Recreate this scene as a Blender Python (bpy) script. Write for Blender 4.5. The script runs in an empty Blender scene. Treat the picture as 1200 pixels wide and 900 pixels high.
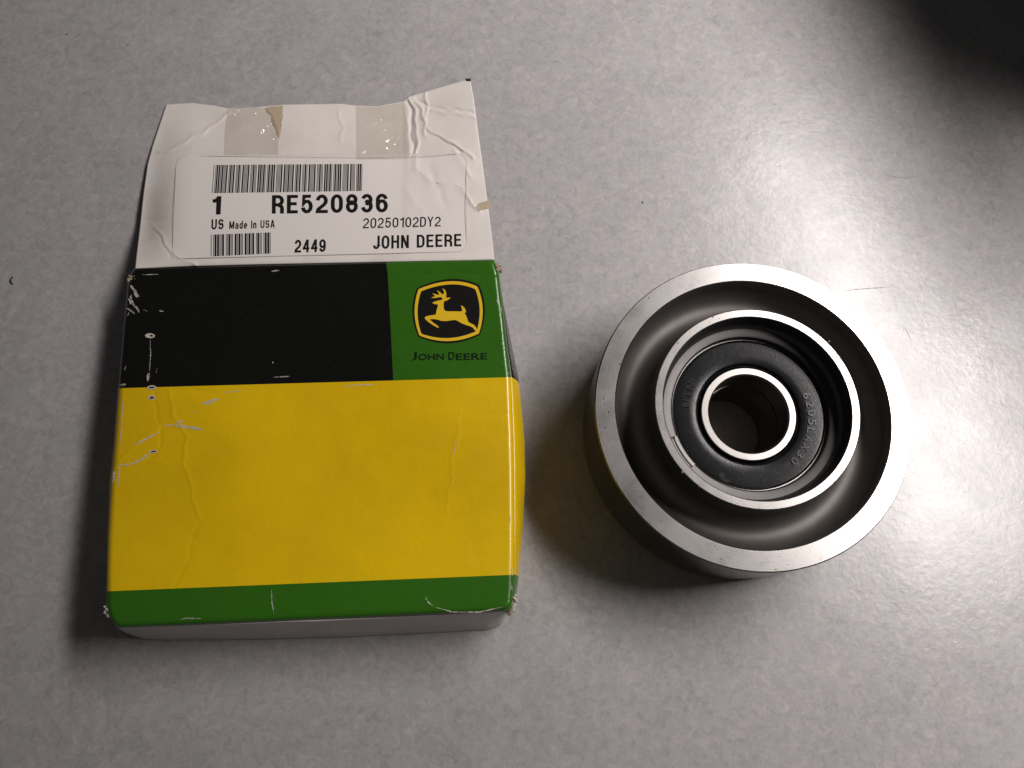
import bpy, bmesh, math, random
import numpy as np
from mathutils import Vector, Matrix, noise as mnoise

random.seed(7)
scene = bpy.context.scene
COL = scene.collection
MM = 0.001

# ------------------------------------------------------------------ camera
F, NX, NY, CH = 1000.0, -36.06, 291.75, 294.06      # focal (px of 1200), nadir offset (px), height (mm)
_d = np.array([NX, NY, F]); _d /= np.linalg.norm(_d)
_ex = np.array([1.0, 0, 0]) - _d[0] * _d; _ex /= np.linalg.norm(_ex)
_ey = np.cross(_ex, _d)
if _ey[1] > 0: _ey = -_ey
_ez = -_d
cam_d = bpy.data.cameras.new("camera"); cam = bpy.data.objects.new("camera", cam_d); COL.objects.link(cam)
cam_d.sensor_width = 36.0; cam_d.lens = 36.0 * F / 1200.0
cam_d.clip_start = 0.01; cam_d.clip_end = 50
cam.matrix_world = Matrix(((_ex[0], -_ex[1], -_ex[2], 0), (_ey[0], -_ey[1], -_ey[2], 0),
                           (_ez[0], -_ez[1], -_ez[2], CH * MM), (0, 0, 0, 1)))
scene.camera = cam

def at(px, py, z=0.0):
    """point (mm) at height z seen at pixel (px, py) of the 1200x900 photograph"""
    c = np.array([(px - 600) / F, (py - 450) / F, 1.0])
    w = np.array([c @ _ex, c @ _ey, c @ _ez])
    t = (z - CH) / w[2]
    return np.array([w[0] * t, w[1] * t, z])

# ------------------------------------------------------------------ world and lamp
world = bpy.data.worlds.new("World"); scene.world = world
world.use_nodes = True
bg = world.node_tree.nodes["Background"]
bg.inputs[0].default_value = (1.0, 0.975, 0.96, 1); bg.inputs[1].default_value = 0.045

LH = 690.0                                             # height of the tube fixture over the table
LK = 1 + LH / CH
_a, _b = at(946, 150), at(1132, 672)
_m = (_a + _b) / 2 * LK; _v = (_b - _a) * LK
lamp_d = bpy.data.lights.new("tube_light", 'AREA'); lamp = bpy.data.objects.new("tube_light", lamp_d); COL.objects.link(lamp)
lamp_d.shape = 'RECTANGLE'; lamp_d.size = float(np.linalg.norm(_v)) * MM; lamp_d.size_y = 0.16
lamp_d.energy = 9.5; lamp_d.color = (1.0, 0.942, 0.925); lamp_d.spread = math.radians(126)
lamp.location = (_m[0] * MM, _m[1] * MM, LH * MM)
lamp.rotation_euler = (0, math.radians(3), math.atan2(_v[1], _v[0]))

vs = scene.view_settings
vs.view_transform = 'Standard'; vs.look = 'None'; vs.exposure = 0.0; vs.gamma = 1.0; vs.use_curve_mapping = False

# ------------------------------------------------------------------ helpers
def link_mesh(name, verts, faces, mat=None, parent=None, smooth=False, uvs=None):
    me = bpy.data.meshes.new(name)
    me.from_pydata([tuple(float(c) * MM for c in v) for v in verts], [], faces)
    if uvs is not None:
        uv = me.uv_layers.new(name="UVMap")
        for lp in me.loops: uv.data[lp.index].uv = uvs[lp.vertex_index]
    if mat: me.materials.append(mat)
    if smooth: me.polygons.foreach_set("use_smooth", [True] * len(me.polygons))
    me.update()
    o = bpy.data.objects.new(name, me); COL.objects.link(o)
    if parent: put(o, parent)
    return o

def put(o, parent):
    o.parent = parent
    o.matrix_parent_inverse = abs_matrix(parent).inverted()

def abs_matrix(o):
    m = Matrix.LocRotScale(o.location, o.rotation_euler, o.scale)
    return abs_matrix(o.parent) @ o.matrix_parent_inverse @ m if o.parent else m

def empty(name, loc):
    o = bpy.data.objects.new(name, None); COL.objects.link(o)
    o.location = [float(c) * MM for c in loc]; o.empty_display_size = 0.02
    return o

def tag(o, label=None, cat=None, group=None, kind=None):
    if label: o["label"] = label
    if cat: o["category"] = cat
    if group: o["group"] = group
    if kind: o["kind"] = kind
    return o

def solidify(o, t, offset=-1.0):
    m = o.modifiers.new("thickness", 'SOLIDIFY'); m.thickness = t * MM; m.offset = offset
    return o

def interp(x, pts):
    return float(np.interp(x, [p[0] for p in pts], [p[1] for p in pts]))

def grid_faces(nr, nc):
    return [(r * nc + c, r * nc + c + 1, (r + 1) * nc + c + 1, (r + 1) * nc + c) for r in range(nr - 1) for c in range(nc - 1)]

def lathe(name, prof, cx, cy, mat, parent, seg=192, a0=0.0, a1=360.0, closed=False):
    full = abs(a1 - a0) >= 359.9
    n = seg if full else max(8, int(seg * (a1 - a0) / 360))
    angs = [math.radians(a0 + (a1 - a0) * i / n) for i in range(n if full else n + 1)]
    v = [(cx + r * math.cos(a), cy + r * math.sin(a), z) for a in angs for r, z in prof]
    m = len(prof); f = []
    for i in range(n):
        j = (i + 1) % len(angs)
        for k in range(m if closed else m - 1):
            l = (k + 1) % m
            f.append((i * m + k, j * m + k, j * m + l, i * m + l))
    if closed and not full:
        f.append(tuple(range(m))[::-1]); f.append(tuple((len(angs) - 1) * m + k for k in range(m)))
    o = link_mesh(name, v, f, mat, parent, smooth=True)
    bm = bmesh.new(); bm.from_mesh(o.data); bmesh.ops.recalc_face_normals(bm, faces=bm.faces)
    for e in bm.edges:
        if len(e.link_faces) == 2 and e.calc_face_angle(0) > math.radians(25): e.smooth = False
    bm.to_mesh(o.data); bm.free()
    return o

def catmull(pts, k=5):
    out = []
    P = [np.array(p, float) for p in pts]
    for i in range(len(P) - 1):
        p0, p1, p2, p3 = P[max(i - 1, 0)], P[i], P[i + 1], P[min(i + 2, len(P) - 1)]
        for j in range(k):
            t = j / k
            out.append(0.5 * (2 * p1 + (p2 - p0) * t + (2 * p0 - 5 * p1 + 4 * p2 - p3) * t * t + (3 * p1 - p0 - 3 * p2 + p3) * t ** 3))
    out.append(P[-1])
    return [tuple(p) for p in out]

# ------------------------------------------------------------------ materials
def new_mat(name):
    m = bpy.data.materials.new(name); m.use_nodes = True
    nt = m.node_tree
    return m, nt, nt.nodes["Principled BSDF"]

def N(nt, t, **kw):
    n = nt.nodes.new(t)
    for k, v in kw.items():
        if k.startswith("i_"):
            n.inputs[k[2:].replace("_", " ")].default_value = v
        else: setattr(n, k, v)
    return n

def L(nt, a, b): nt.links.new(a, b)

def math_n(nt, op, a, b=None):
    n = nt.nodes.new("ShaderNodeMath"); n.operation = op
    for i, v in enumerate((a, b)):
        if v is None: continue
        if isinstance(v, (int, float)): n.inputs[i].default_value = v
        else: nt.links.new(v, n.inputs[i])
    return n.outputs[0]

def mix_n(nt, fac, a, b, blend='MIX'):
    n = nt.nodes.new("ShaderNodeMix"); n.data_type = 'RGBA'; n.blend_type = blend
    for s, v in ((n.inputs[0], fac), (n.inputs[6], a), (n.inputs[7], b)):
        if isinstance(v, (int, float)): s.default_value = v
        elif isinstance(v, tuple): s.default_value = v if len(v) == 4 else (*v, 1)
        else: nt.links.new(v, s)
    return n.outputs[2]

def ramp_n(nt, fac, stops, mode='LINEAR'):
    n = nt.nodes.new("ShaderNodeValToRGB"); cr = n.color_ramp; cr.interpolation = mode
    while len(cr.elements) < len(stops): cr.elements.new(0.5)
    for e, (p, c) in zip(cr.elements, stops):
        e.position = p; e.color = (*c, 1) if isinstance(c, tuple) else (c, c, c, 1)
    nt.links.new(fac, n.inputs[0])
    return n.outputs[0]

def noise_n(nt, scale, detail=4.0, rough=0.55, dist=0.0, coord=None):
    n = nt.nodes.new("ShaderNodeTexNoise")
    n.inputs["Scale"].default_value = scale; n.inputs["Detail"].default_value = detail
    n.inputs["Roughness"].default_value = rough; n.inputs["Distortion"].default_value = dist
    if coord is not None: nt.links.new(coord, n.inputs["Vector"])
    return n.outputs[0]

def bump_n(nt, height, strength, distance, normal=None):
    n = nt.nodes.new("ShaderNodeBump"); n.inputs["Strength"].default_value = strength; n.inputs["Distance"].default_value = distance
    nt.links.new(height, n.inputs["Height"])
    if normal is not None: nt.links.new(normal, n.inputs["Normal"])
    return n.outputs[0]

def pos(nt): return nt.nodes.new("ShaderNodeNewGeometry").outputs["Position"]

def simple(name, col, rough=0.5, metal=0.0, spec=0.5, bump=None, var=0.0, var_scale=300):
    m, nt, p = new_mat(name)
    P = pos(nt)
    if var:
        n = noise_n(nt, var_scale, 5, 0.6, 0, P)
        L(nt, mix_n(nt, n, tuple(c * (1 - var) for c in col), tuple(min(1, c * (1 + var)) for c in col)), p.inputs["Base Color"])
    else: p.inputs["Base Color"].default_value = (*col, 1)
    p.inputs["Roughness"].default_value = rough; p.inputs["Metallic"].default_value = metal
    p.inputs["Specular IOR Level"].default_value = spec
    if bump:
        L(nt, bump_n(nt, noise_n(nt, bump[0], 4, 0.6, 0, P), bump[1], bump[2]), p.inputs["Normal"])
    return m

def laminate():
    m, nt, p = new_mat("grey_mottled_laminate")
    P = pos(nt)
    big = noise_n(nt, 55, 3, 0.5, 0.4, P)
    curl = noise_n(nt, 310, 6, 0.68, 0.9, P)
    fine = noise_n(nt, 900, 3, 0.6, 0.5, P)
    tone = math_n(nt, 'ADD', math_n(nt, 'MULTIPLY', curl, 0.62), math_n(nt, 'ADD', math_n(nt, 'MULTIPLY', big, 0.2), math_n(nt, 'MULTIPLY', fine, 0.18)))
    c = ramp_n(nt, tone, [(0.36, (0.250, 0.247, 0.243)), (0.47, (0.310, 0.297, 0.294)), (0.55, (0.352, 0.328, 0.327)), (0.66, (0.412, 0.382, 0.380))])
    hue = noise_n(nt, 120, 4, 0.6, 1.0, P)
    c = mix_n(nt, ramp_n(nt, hue, [(0.5, 0.0), (0.66, 0.45)]), c, (0.30, 0.312, 0.308))
    L(nt, c, p.inputs["Base Color"])
    rn = noise_n(nt, 30, 3, 0.6, 0, P)
    L(nt, ramp_n(nt, rn, [(0.3, 0.235), (0.7, 0.30)]), p.inputs["Roughness"])
    p.inputs["Specular IOR Level"].default_value = 0.29
    blister = noise_n(nt, 480, 2.5, 0.5, 0.3, P)
    wave = noise_n(nt, 45, 2, 0.5, 0, P)
    b1 = bump_n(nt, wave, 0.25, 0.0008)
    b2 = bump_n(nt, blister, 0.36, 0.00015, b1)
    L(nt, b2, p.inputs["Normal"])
    return m

T1, T2, UG = 0.34, 0.90, 0.70        # print bands: black | yellow | green foot, and where the green logo field begins
def printed_board():
    m, nt, p = new_mat("glossy_printed_board")
    P = pos(nt)
    uv = nt.nodes.new("ShaderNodeUVMap"); uv.uv_map = "UVMap"
    s = nt.nodes.new("ShaderNodeSeparateXYZ"); L(nt, uv.outputs[0], s.inputs[0])
    u, v = s.outputs[0], s.outputs[1]
    BLACK, YEL, GRN = (0.0045, 0.0046, 0.0038), (0.70, 0.46, 0.003), (0.028, 0.12, 0.006)
    c = mix_n(nt, math_n(nt, 'GREATER_THAN', v, T1), BLACK, YEL)
    c = mix_n(nt, math_n(nt, 'GREATER_THAN', v, T2), c, GRN)
    logo = math_n(nt, 'MULTIPLY', math_n(nt, 'MULTIPLY', math_n(nt, 'GREATER_THAN', u, UG), math_n(nt, 'LESS_THAN', u, 1.012)), math_n(nt, 'LESS_THAN', v, T1))
    c = mix_n(nt, logo, c, GRN)
    # handling grime
    g = noise_n(nt, 15, 8, 0.62, 0.1, P)
    c = mix_n(nt, ramp_n(nt, g, [(0.38, 0.0), (0.72, 0.5)]), c, mix_n(nt, 1.0, c, (0.55, 0.5, 0.42), 'MULTIPLY'))
    g2 = noise_n(nt, 700, 3, 0.7, 0, P)
    c = mix_n(nt, ramp_n(nt, g2, [(0.70, 0.0), (0.82, 0.25)]), c, (0.30, 0.27, 0.2))
    L(nt, c, p.inputs["Base Color"])
    r = noise_n(nt, 60, 5, 0.65, 0.3, P)
    L(nt, ramp_n(nt, r, [(0.3, 0.20), (0.7, 0.32)]), p.inputs["Roughness"])
    p.inputs["Specular IOR Level"].default_value = 0.45
    b = bump_n(nt, noise_n(nt, 1500, 3, 0.6, 0, P), 0.25, 0.0001)
    b = bump_n(nt, noise_n(nt, 120, 4, 0.6, 0.6, P), 0.35, 0.0005, b)
    L(nt, b, p.inputs["Normal"])
    return m

def white_board():
    m, nt, p = new_mat("white_board")
    P = pos(nt)
    n = noise_n(nt, 60, 5, 0.6, 0.3, P)
    L(nt, ramp_n(nt, n, [(0.3, (0.585, 0.545, 0.50)), (0.7, (0.68, 0.64, 0.595))]), p.inputs["Base Color"])
    p.inputs["Roughness"].default_value = 0.55
    p.inputs["Specular IOR Level"].default_value = 0.3
    b = bump_n(nt, noise_n(nt, 700, 4, 0.6, 0, P), 0.15, 0.0002)
    L(nt, b, p.inputs["Normal"])
    return m

def machined(name, col, rough, cx, cy, rings=0.5, pits=True):
    """turned steel: fine concentric tool marks about the axis, small pits"""
    m, nt, p = new_mat(name)
    P = pos(nt)
    mp = N(nt, "ShaderNodeMapping"); mp.inputs["Location"].default_value = (-cx * MM, -cy * MM, 0); L(nt, P, mp.inputs[0])
    s = nt.nodes.new("ShaderNodeSeparateXYZ"); L(nt, mp.outputs[0], s.inputs[0])
    r = math_n(nt, 'SQRT', math_n(nt, 'ADD', math_n(nt, 'MULTIPLY', s.outputs[0], s.outputs[0]), math_n(nt, 'MULTIPLY', s.outputs[1], s.outputs[1])))
    cb = nt.nodes.new("ShaderNodeCombineXYZ"); L(nt, r, cb.inputs[0]); L(nt, s.outputs[2], cb.inputs[1])
    marks = noise_n(nt, 2600, 3, 0.7, 0, cb.outputs[0])
    cloud = noise_n(nt, 90, 5, 0.65, 0.4, P)
    dark = tuple(c * 0.80 for c in col)
    c = mix_n(nt, ramp_n(nt, cloud, [(0.35, 0.0), (0.7, 1.0)]), col, dark)
    if pits:
        vo = nt.nodes.new("ShaderNodeTexNoise"); vo.inputs["Scale"].default_value = 1300; vo.inputs["Detail"].default_value = 1
        L(nt, P, vo.inputs["Vector"])
        c = mix_n(nt, ramp_n(nt, vo.outputs[0], [(0.735, 0.0), (0.765, 0.85)]), c, (0.05, 0.04, 0.035))
    L(nt, c, p.inputs["Base Color"])
    p.inputs["Metallic"].default_value = 1.0
    L(nt, math_n(nt, 'ADD', math_n(nt, 'MULTIPLY', cloud, 0.22), rough - 0.11), p.inputs["Roughness"])
    b = bump_n(nt, marks, rings, 0.00003)
    b = bump_n(nt, noise_n(nt, 2000, 3, 0.6, 0, P), 0.2, 0.00005, b)
    L(nt, b, p.inputs["Normal"])
    return m

PX, PY = 85.08, 67.55
M = {}
M['laminate'] = laminate()
M['print'] = printed_board()
M['white'] = white_board()
M['sticker'] = simple("label_paper", (0.67, 0.63, 0.59), 0.42, bump=(400, 0.1, 0.0002))
M['cut'] = simple('label_cut_edge', (0.50, 0.46, 0.42), 0.6)
M['ink'] = simple("black_ink", (0.010, 0.0085, 0.0085), 0.5, spec=0.2)
M['logo_black'] = simple("logo_black_ink", (0.008, 0.0075, 0.007), 0.35, spec=0.2)
M['logo_yellow'] = simple("logo_yellow_ink", (0.66, 0.42, 0.012), 0.38, var=0.06)
M['logo_dark'] = simple("dark_green_ink", (0.004, 0.012, 0.004), 0.4, spec=0.15)
M['paper'] = simple("torn_paper_fibre", (0.50, 0.45, 0.38), 0.8, var=0.25, var_scale=1400, bump=(2500, 0.6, 0.0002))
M['kraft'] = simple("torn_kraft_fibre", (0.40, 0.32, 0.225), 0.85, var=0.4, var_scale=1500, bump=(2000, 0.7, 0.0003))
def scuff_glint_mat():
    m, nt, p = new_mat("scraped_paper_and_glint")
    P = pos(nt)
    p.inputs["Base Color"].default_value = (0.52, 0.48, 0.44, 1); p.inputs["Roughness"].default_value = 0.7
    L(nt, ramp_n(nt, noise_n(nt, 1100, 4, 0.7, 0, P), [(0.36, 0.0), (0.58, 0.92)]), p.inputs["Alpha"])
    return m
M['scuff_glint'] = scuff_glint_mat()  # pale fibre for scrapes and for the painted fold glints
M['hole'] = simple("hole_dark", (0.01, 0.009, 0.008), 0.8)
M['rim'] = machined("turned_steel_face", (0.30, 0.288, 0.279), 0.30, PX, PY)
M['side'] = machined("turned_steel_side", (0.19, 0.18, 0.168), 0.16, PX, PY, rings=0.25, pits=False)
M['web'] = simple("dark_phosphate_steel", (0.105, 0.097, 0.089), 0.57, metal=0.75, var=0.2, var_scale=160, bump=(1800, 0.15, 0.00006))
M['hubwall'] = simple("dark_bore_steel", (0.085, 0.08, 0.08), 0.45, metal=0.7, var=0.15, bump=(900, 0.12, 0.0001))
M['race'] = machined("ground_race_steel", (0.29, 0.276, 0.265), 0.33, PX, PY, pits=False)
M['bore'] = simple("oiled_bore_steel", (0.15, 0.125, 0.108), 0.42, metal=0.8, var=0.2)
M['spring'] = simple("spring_steel", (0.05, 0.048, 0.047), 0.42, metal=1.0, var=0.15)

def rubber():
    m, nt, p = new_mat("black_rubber_seal")
    P = pos(nt)
    n = noise_n(nt, 170, 6, 0.7, 1.2, P)
    L(nt, ramp_n(nt, n, [(0.42, (0.0035, 0.0035, 0.004)), (0.60, (0.007, 0.007, 0.0075)), (0.69, (0.034, 0.032, 0.032))]), p.inputs["Base Color"])
    L(nt, ramp_n(nt, n, [(0.38, 0.27), (0.66, 0.20)]), p.inputs["Roughness"])
    L(nt, bump_n(nt, noise_n(nt, 1300, 4, 0.65, 0, P), 0.25, 0.0001), p.inputs["Normal"])
    p.inputs["Specular IOR Level"].default_value = 0.15
    return m
M['rubber'] = rubber()
M['letter'] = simple("raised_rubber_letter", (0.009, 0.0085, 0.0085), 0.27, spec=0.28, bump=(1500, 0.2, 0.0001))

def clear_tape():
    m, nt, p = new_mat("clear_packing_tape")
    P = pos(nt)
    nt.nodes.remove(p)
    bmp = bump_n(nt, noise_n(nt, 130, 2, 0.5, 0.6, P), 0.3, 0.0006)
    tr = nt.nodes.new("ShaderNodeBsdfTransparent"); tr.inputs[0].default_value = (0.962, 0.948, 0.925, 1)
    gl = nt.nodes.new("ShaderNodeBsdfGlossy"); gl.inputs["Roughness"].default_value = 0.17; L(nt, bmp, gl.inputs["Normal"])
    mx = nt.nodes.new("ShaderNodeMixShader"); mx.inputs[0].default_value = 0.10; L(nt, tr.outputs[0], mx.inputs[1]); L(nt, gl.outputs[0], mx.inputs[2])
    L(nt, mx.outputs[0], nt.nodes["Material Output"].inputs["Surface"])
    return m
M['tape'] = clear_tape()

# ------------------------------------------------------------------ table
tv = [(-700, -650, 0), (900, -650, 0), (900, 800, 0), (-700, 800, 0)]
tv += [(x, y, -30) for x, y, _ in tv]
table = link_mesh("table_top", tv, [(0, 1, 2, 3), (7, 6, 5, 4), (0, 4, 5, 1), (1, 5, 6, 2), (2, 6, 7, 3), (3, 7, 4, 0)], M['laminate'])
tag(table, "grey mottled laminate table top under the carton and the pulley", kind="structure")

# ------------------------------------------------------------------ carton: surface descriptions
H = 27.0
def seg_dist(px, py, poly):
    """numpy: distance (px) to a polyline and the signed side"""
    best = np.full(px.shape, 1e9)
    for (x0, y0), (x1, y1) in zip(poly[:-1], poly[1:]):
        dx, dy = x1 - x0, y1 - y0
        t = np.clip(((px - x0) * dx + (py - y0) * dy) / (dx * dx + dy * dy), 0, 1)
        best = np.minimum(best, np.hypot(px - x0 - t * dx, py - y0 - t * dy))
    return best

TOP_CREASES = [   # (polyline in photo pixels, height mm, width px)
    ([(150, 326), (260, 325), (360, 327), (455, 323), (520, 320), (590, 322)], -0.30, 2.2),
    ([(196, 455), (206, 490), (217, 510), (217, 550), (225, 575), (233, 610)], 0.26, 1.7),
    ([(176, 393), (176, 430), (179, 462), (188, 498), (186, 530), (170, 545)], -0.22, 1.8),
    ([(188, 498), (160, 520), (140, 540)], 0.25, 2.0),
    ([(206, 459), (225, 458), (262, 462)], -0.2, 2.0),
    ([(146, 545), (180, 540), (215, 545)], 0.18, 2.2),
    ([(540, 484), (530, 545), (524, 600)], 0.16, 2.0),
    ([(556, 486), (610, 485)], -0.14, 1.5),
    ([(318, 690), (321, 723)], 0.22, 1.6),
    ([(497, 700), (505, 711), (520, 716), (560, 717), (590, 711)], 0.28, 1.8),
    ([(233, 610), (222, 650), (206, 688)], -0.15, 2.5),
    ([(430, 330), (455, 343), (470, 344)], -0.15, 1.6),
    ([(155, 343), (172, 360), (168, 380)], 0.3, 3.0),
    ([(150, 420), (165, 435), (178, 445)], 0.2, 2.0),
]
def slump(px, py):
    return 10.0 * np.clip((600 - px) / 450, 0, 1.05) * np.clip((740 - py) / 420, 0, 1.1) ** 1.1
def top_z(px, py):
    px, py = np.asarray(px, float), np.asarray(py, float)
    z = H - slump(px, py)
    z = z - 1.3 * np.exp(-(((px - 380) / 150) ** 2 + ((py - 590) / 95) ** 2))       # lid sags a little
    z = z + 0.5 * np.exp(-(((px - 470) / 60) ** 2 + ((py - 500) / 60) ** 2)) - 0.5 * np.exp(-(((px - 215) / 45) ** 2 + ((py - 520) / 50) ** 2))
    z = z + 0.35 * np.sin(px * 0.021 + 0.8) * np.sin(py * 0.024)
    for poly, h, w in TOP_CREASES:
        d = seg_dist(px + 1.5 * np.sin(py * 0.13 + 1) + 0.9 * np.sin(py * 0.31 + px * 0.07), py + 1.3 * np.sin(px * 0.12) + 0.8 * np.sin(px * 0.33 + 2), poly)
        z = z + 0.5 * h * np.exp(-(d / w) ** 2) + 0.12 * h * np.exp(-(d / (w * 5)) ** 2)
    return z

HINGE = [(150, 314.5), (225, 311.5), (300, 309.5), (450, 306.5), (590, 304)]
TIP = [(185, 123.5), (195, 122.5), (225, 120.5), (250, 123.5), (267, 127), (300, 125.5), (333, 122.5), (400, 121.5), (415, 123.5), (440, 124.5), (472, 119), (478, 113.5), (520, 101), (550, 92.5), (556, 91)]
FL = [(90, 203), (122, 195), (155, 184), (171, 178.7), (192, 173), (227, 168), (267, 163.8), (300, 159.8), (316, 158.2)]
FR = [(80, 548), (93, 551), (115, 555), (160, 561), (200, 566.5), (250, 573), (290, 578), (306, 579)]
FLAP_CREASES = [
    ([(479, 116), (487, 135), (490, 160), (486, 180), (490, 200), (505, 212), (528, 217), (542, 222), (552, 238), (564, 245)], 0.34, 1.8),
    ([(478, 122), (483, 140), (482, 165), (484, 180)], -0.4, 2.2),
    ([(484, 116), (493, 130), (497, 140)], 0.35, 2.0),
    ([(499, 107), (499, 158)], 0.25, 1.7),
    ([(485, 119), (510, 126), (535, 130), (559, 133)], -0.30, 1.6),
    ([(505, 128), (530, 134), (560, 137)], 0.25, 1.6),
    ([(502, 150), (520, 162), (540, 176), (555, 184)], 0.36, 1.7),
    ([(500, 150), (518, 163), (538, 178)], -0.2, 1.6),
    ([(530, 178), (545, 195), (553, 207)], 0.18, 1.6),
    ([(505, 190), (510, 215), (518, 232), (523, 240)], -0.22, 1.7),
    ([(473, 222), (488, 240), (497, 250)], 0.16, 1.6),
    ([(267, 133), (240, 155), (205, 172), (185, 178)], 0.22, 2.0),
    ([(176, 262), (190, 278), (206, 300), (228, 312)], 0.22, 1.7),
    ([(176, 262), (188, 280), (202, 298)], -0.15, 1.7),
    ([(395, 130), (404, 150), (398, 165)], 0.12, 1.7),
    ([(484, 180), (530, 178), (556, 179)], -0.08, 1.4),
]
def hinge_y(px): return np.interp(px, [p[0] for p in HINGE], [p[1] for p in HINGE])
def tip_y(px): return np.interp(px, [p[0] for p in TIP], [p[1] for p in TIP])
def flap_z(px, py):
    px, py = np.asarray(px, float), np.asarray(py, float)
    a = (hinge_y(px) - py) / (hinge_y(px) - np.minimum(tip_y(px), 121))
    hz = H - 0.4 - slump(px, hinge_y(px)); z = hz - (hz - 1.0) * np.clip(a, 0, 1.4)
    z = z - 1.6 * np.sin(np.clip(a, 0, 1) * math.pi)
    z = z * (1 - 0.6 * np.exp(-((px - np.interp(py, [p[0] for p in FL], [p[1] for p in FL])) / 26.0) ** 2) * np.clip(a * 3.5, 0, 1))
    lift = np.clip((px - 484 - (py - 116) * 0.10) / 70, 0, 1)
    z = z + 5.0 * lift ** 1.1 * np.clip(a - 0.25, 0, 1.2)                               # torn corner curls up
    z = z + 1.2 * np.exp(-((px - 190) / 22) ** 2) * np.clip(a - 0.6, 0, 1)
    z = z + 0.10 * np.sin(px * 0.03 + 1) * np.sin(py * 0.035)
    for poly, h, w in FLAP_CREASES:
        d = seg_dist(px + 1.5 * np.sin(py * 0.13 + 1) + 0.9 * np.sin(py * 0.31 + px * 0.07), py + 1.3 * np.sin(px * 0.12) + 0.8 * np.sin(px * 0.33 + 2), poly)
        z = z + 1.35 * h * np.exp(-(d / w) ** 2) + 0.45 * h * np.exp(-(d / (w * 4)) ** 2)
    return np.maximum(z, 0.75)

def on(fn, px, py, eps=0.0):
    return at(px, py, float(fn(px, py)) + eps)

# ------------------------------------------------------------------ carton
carton = empty("parts_carton", at(372, 520, 0))
tag(carton, "worn black, yellow and green spare parts carton with its white label flap opened", "carton")

LEFT = [(0, 157, 314), (0.03, 150.5, 326), (0.17, 145, 378), (T1, 138.5, 455), (0.5, 133.5, 523), (0.6, 129.5, 565.5), (0.75, 126, 629), (T2, 124.5, 693), (0.95, 124, 712), (0.975, 128, 724), (1.0, 137, 736)]
RIGHT = [(0, 579, 304), (0.03, 584.5, 318), (0.17, 591, 370), (T1, 599, 442), (0.5, 601.5, 507), (0.6, 602.5, 548), (0.75, 603, 610), (T2, 602.5, 673.5), (0.95, 602, 692), (0.985, 601, 707), (1.0, 597, 716.5)]
def edge(tab, t):
    ts = [e[0] for e in tab]
    return np.interp(t, ts, [e[1] for e in tab]), np.interp(t, ts, [e[2] for e in tab])
NR, NC = 250, 290
tt = np.linspace(0, 1, NR); uu = np.linspace(0, 1, NC)
uu = 0.5 - 0.5 * np.cos(math.pi * uu) * 0.35 - 0.5 * (1 - 2 * uu) * 0.65          # denser near the folds
lx, ly = edge(LEFT, tt); rx, ry = edge(RIGHT, tt)
gx = lx[:, None] * (1 - uu) + rx[:, None] * uu
gy = ly[:, None] * (1 - uu) + ry[:, None] * uu
gz = top_z(gx, gy)
wid = (rx - lx)[:, None]
R_F = 7.0                                                                              # fold radius in px
rad = R_F * 0.27
for dist in (uu * wid, (1 - uu) * wid):
    s = np.clip(1 - dist / R_F, 0, 1)
    gz = gz - rad * (1 - np.sqrt(np.clip(1 - s ** 2, 0, 1)))
sf = np.clip(1 - (1 - tt[:, None]) * 420 / 6.0, 0, 1)
gz = gz - 1.6 * (1 - np.sqrt(np.clip(1 - sf ** 2, 0, 1)))
sb = np.clip(1 - tt[:, None] * 420 / 5.0, 0, 1)
gz = gz - 0.9 * (1 - np.sqrt(np.clip(1 - sb ** 2, 0, 1)))
verts = [at(gx[i, j], gy[i, j], gz[i, j]) for i in range(NR) for j in range(NC)]
uvs = [(uu[j], tt[i]) for i in range(NR) for j in range(NC)]
TOPV = np.array(verts).reshape(NR, NC, 3)
top = link_mesh("top_panel", verts, [f[::-1] for f in grid_faces(NR, NC)], M['print'], carton, True, uvs)
solidify(top, 0.45)

def side_panel(name, side):
    NS = 26
    v, uv = [], []
    rows = range(0, NR, 3)
    for i in rows:
        e = TOPV[i, 0 if side < 0 else NC - 1]
        t = tt[i]
        if side > 0:
            b = interp(t, [(0, 0.2), (0.1, 0.8), (0.17, 1.6), (0.25, 2.5), (T1, 3.6), (0.5, 4.2), (0.6, 4.1), (0.75, 3.2), (T2, 2.0), (1, 0.8)])
        else:
            b = interp(t, [(0, 0.5), (0.3, 2.0), (0.6, 3.0), (1, 1.0)])
        for k in range(NS):
            q = k / (NS - 1)
            out = b * math.sin(math.pi * min(1, q * 0.95)) ** 0.8
            wob = 0.25 * mnoise.noise(Vector((t * 9, q * 3, 4.0 + side)))
            v.append((e[0] + side * (out + wob * min(1, q * 5)), e[1] - 0.05 * q, e[2] * (1 - q) + 0.3 * q))
            uv.append((1.02 + q * 0.3 if side > 0 else -0.02 - q * 0.3, t))
    f = grid_faces(len(rows), NS)
    o = link_mesh(name, v, f if side < 0 else [x[::-1] for x in f], M['print'], carton, True, uv)
    solidify(o, 0.45)
    return o
side_panel("side_panel", 1)
side_panel("side_panel", -1)

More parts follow.
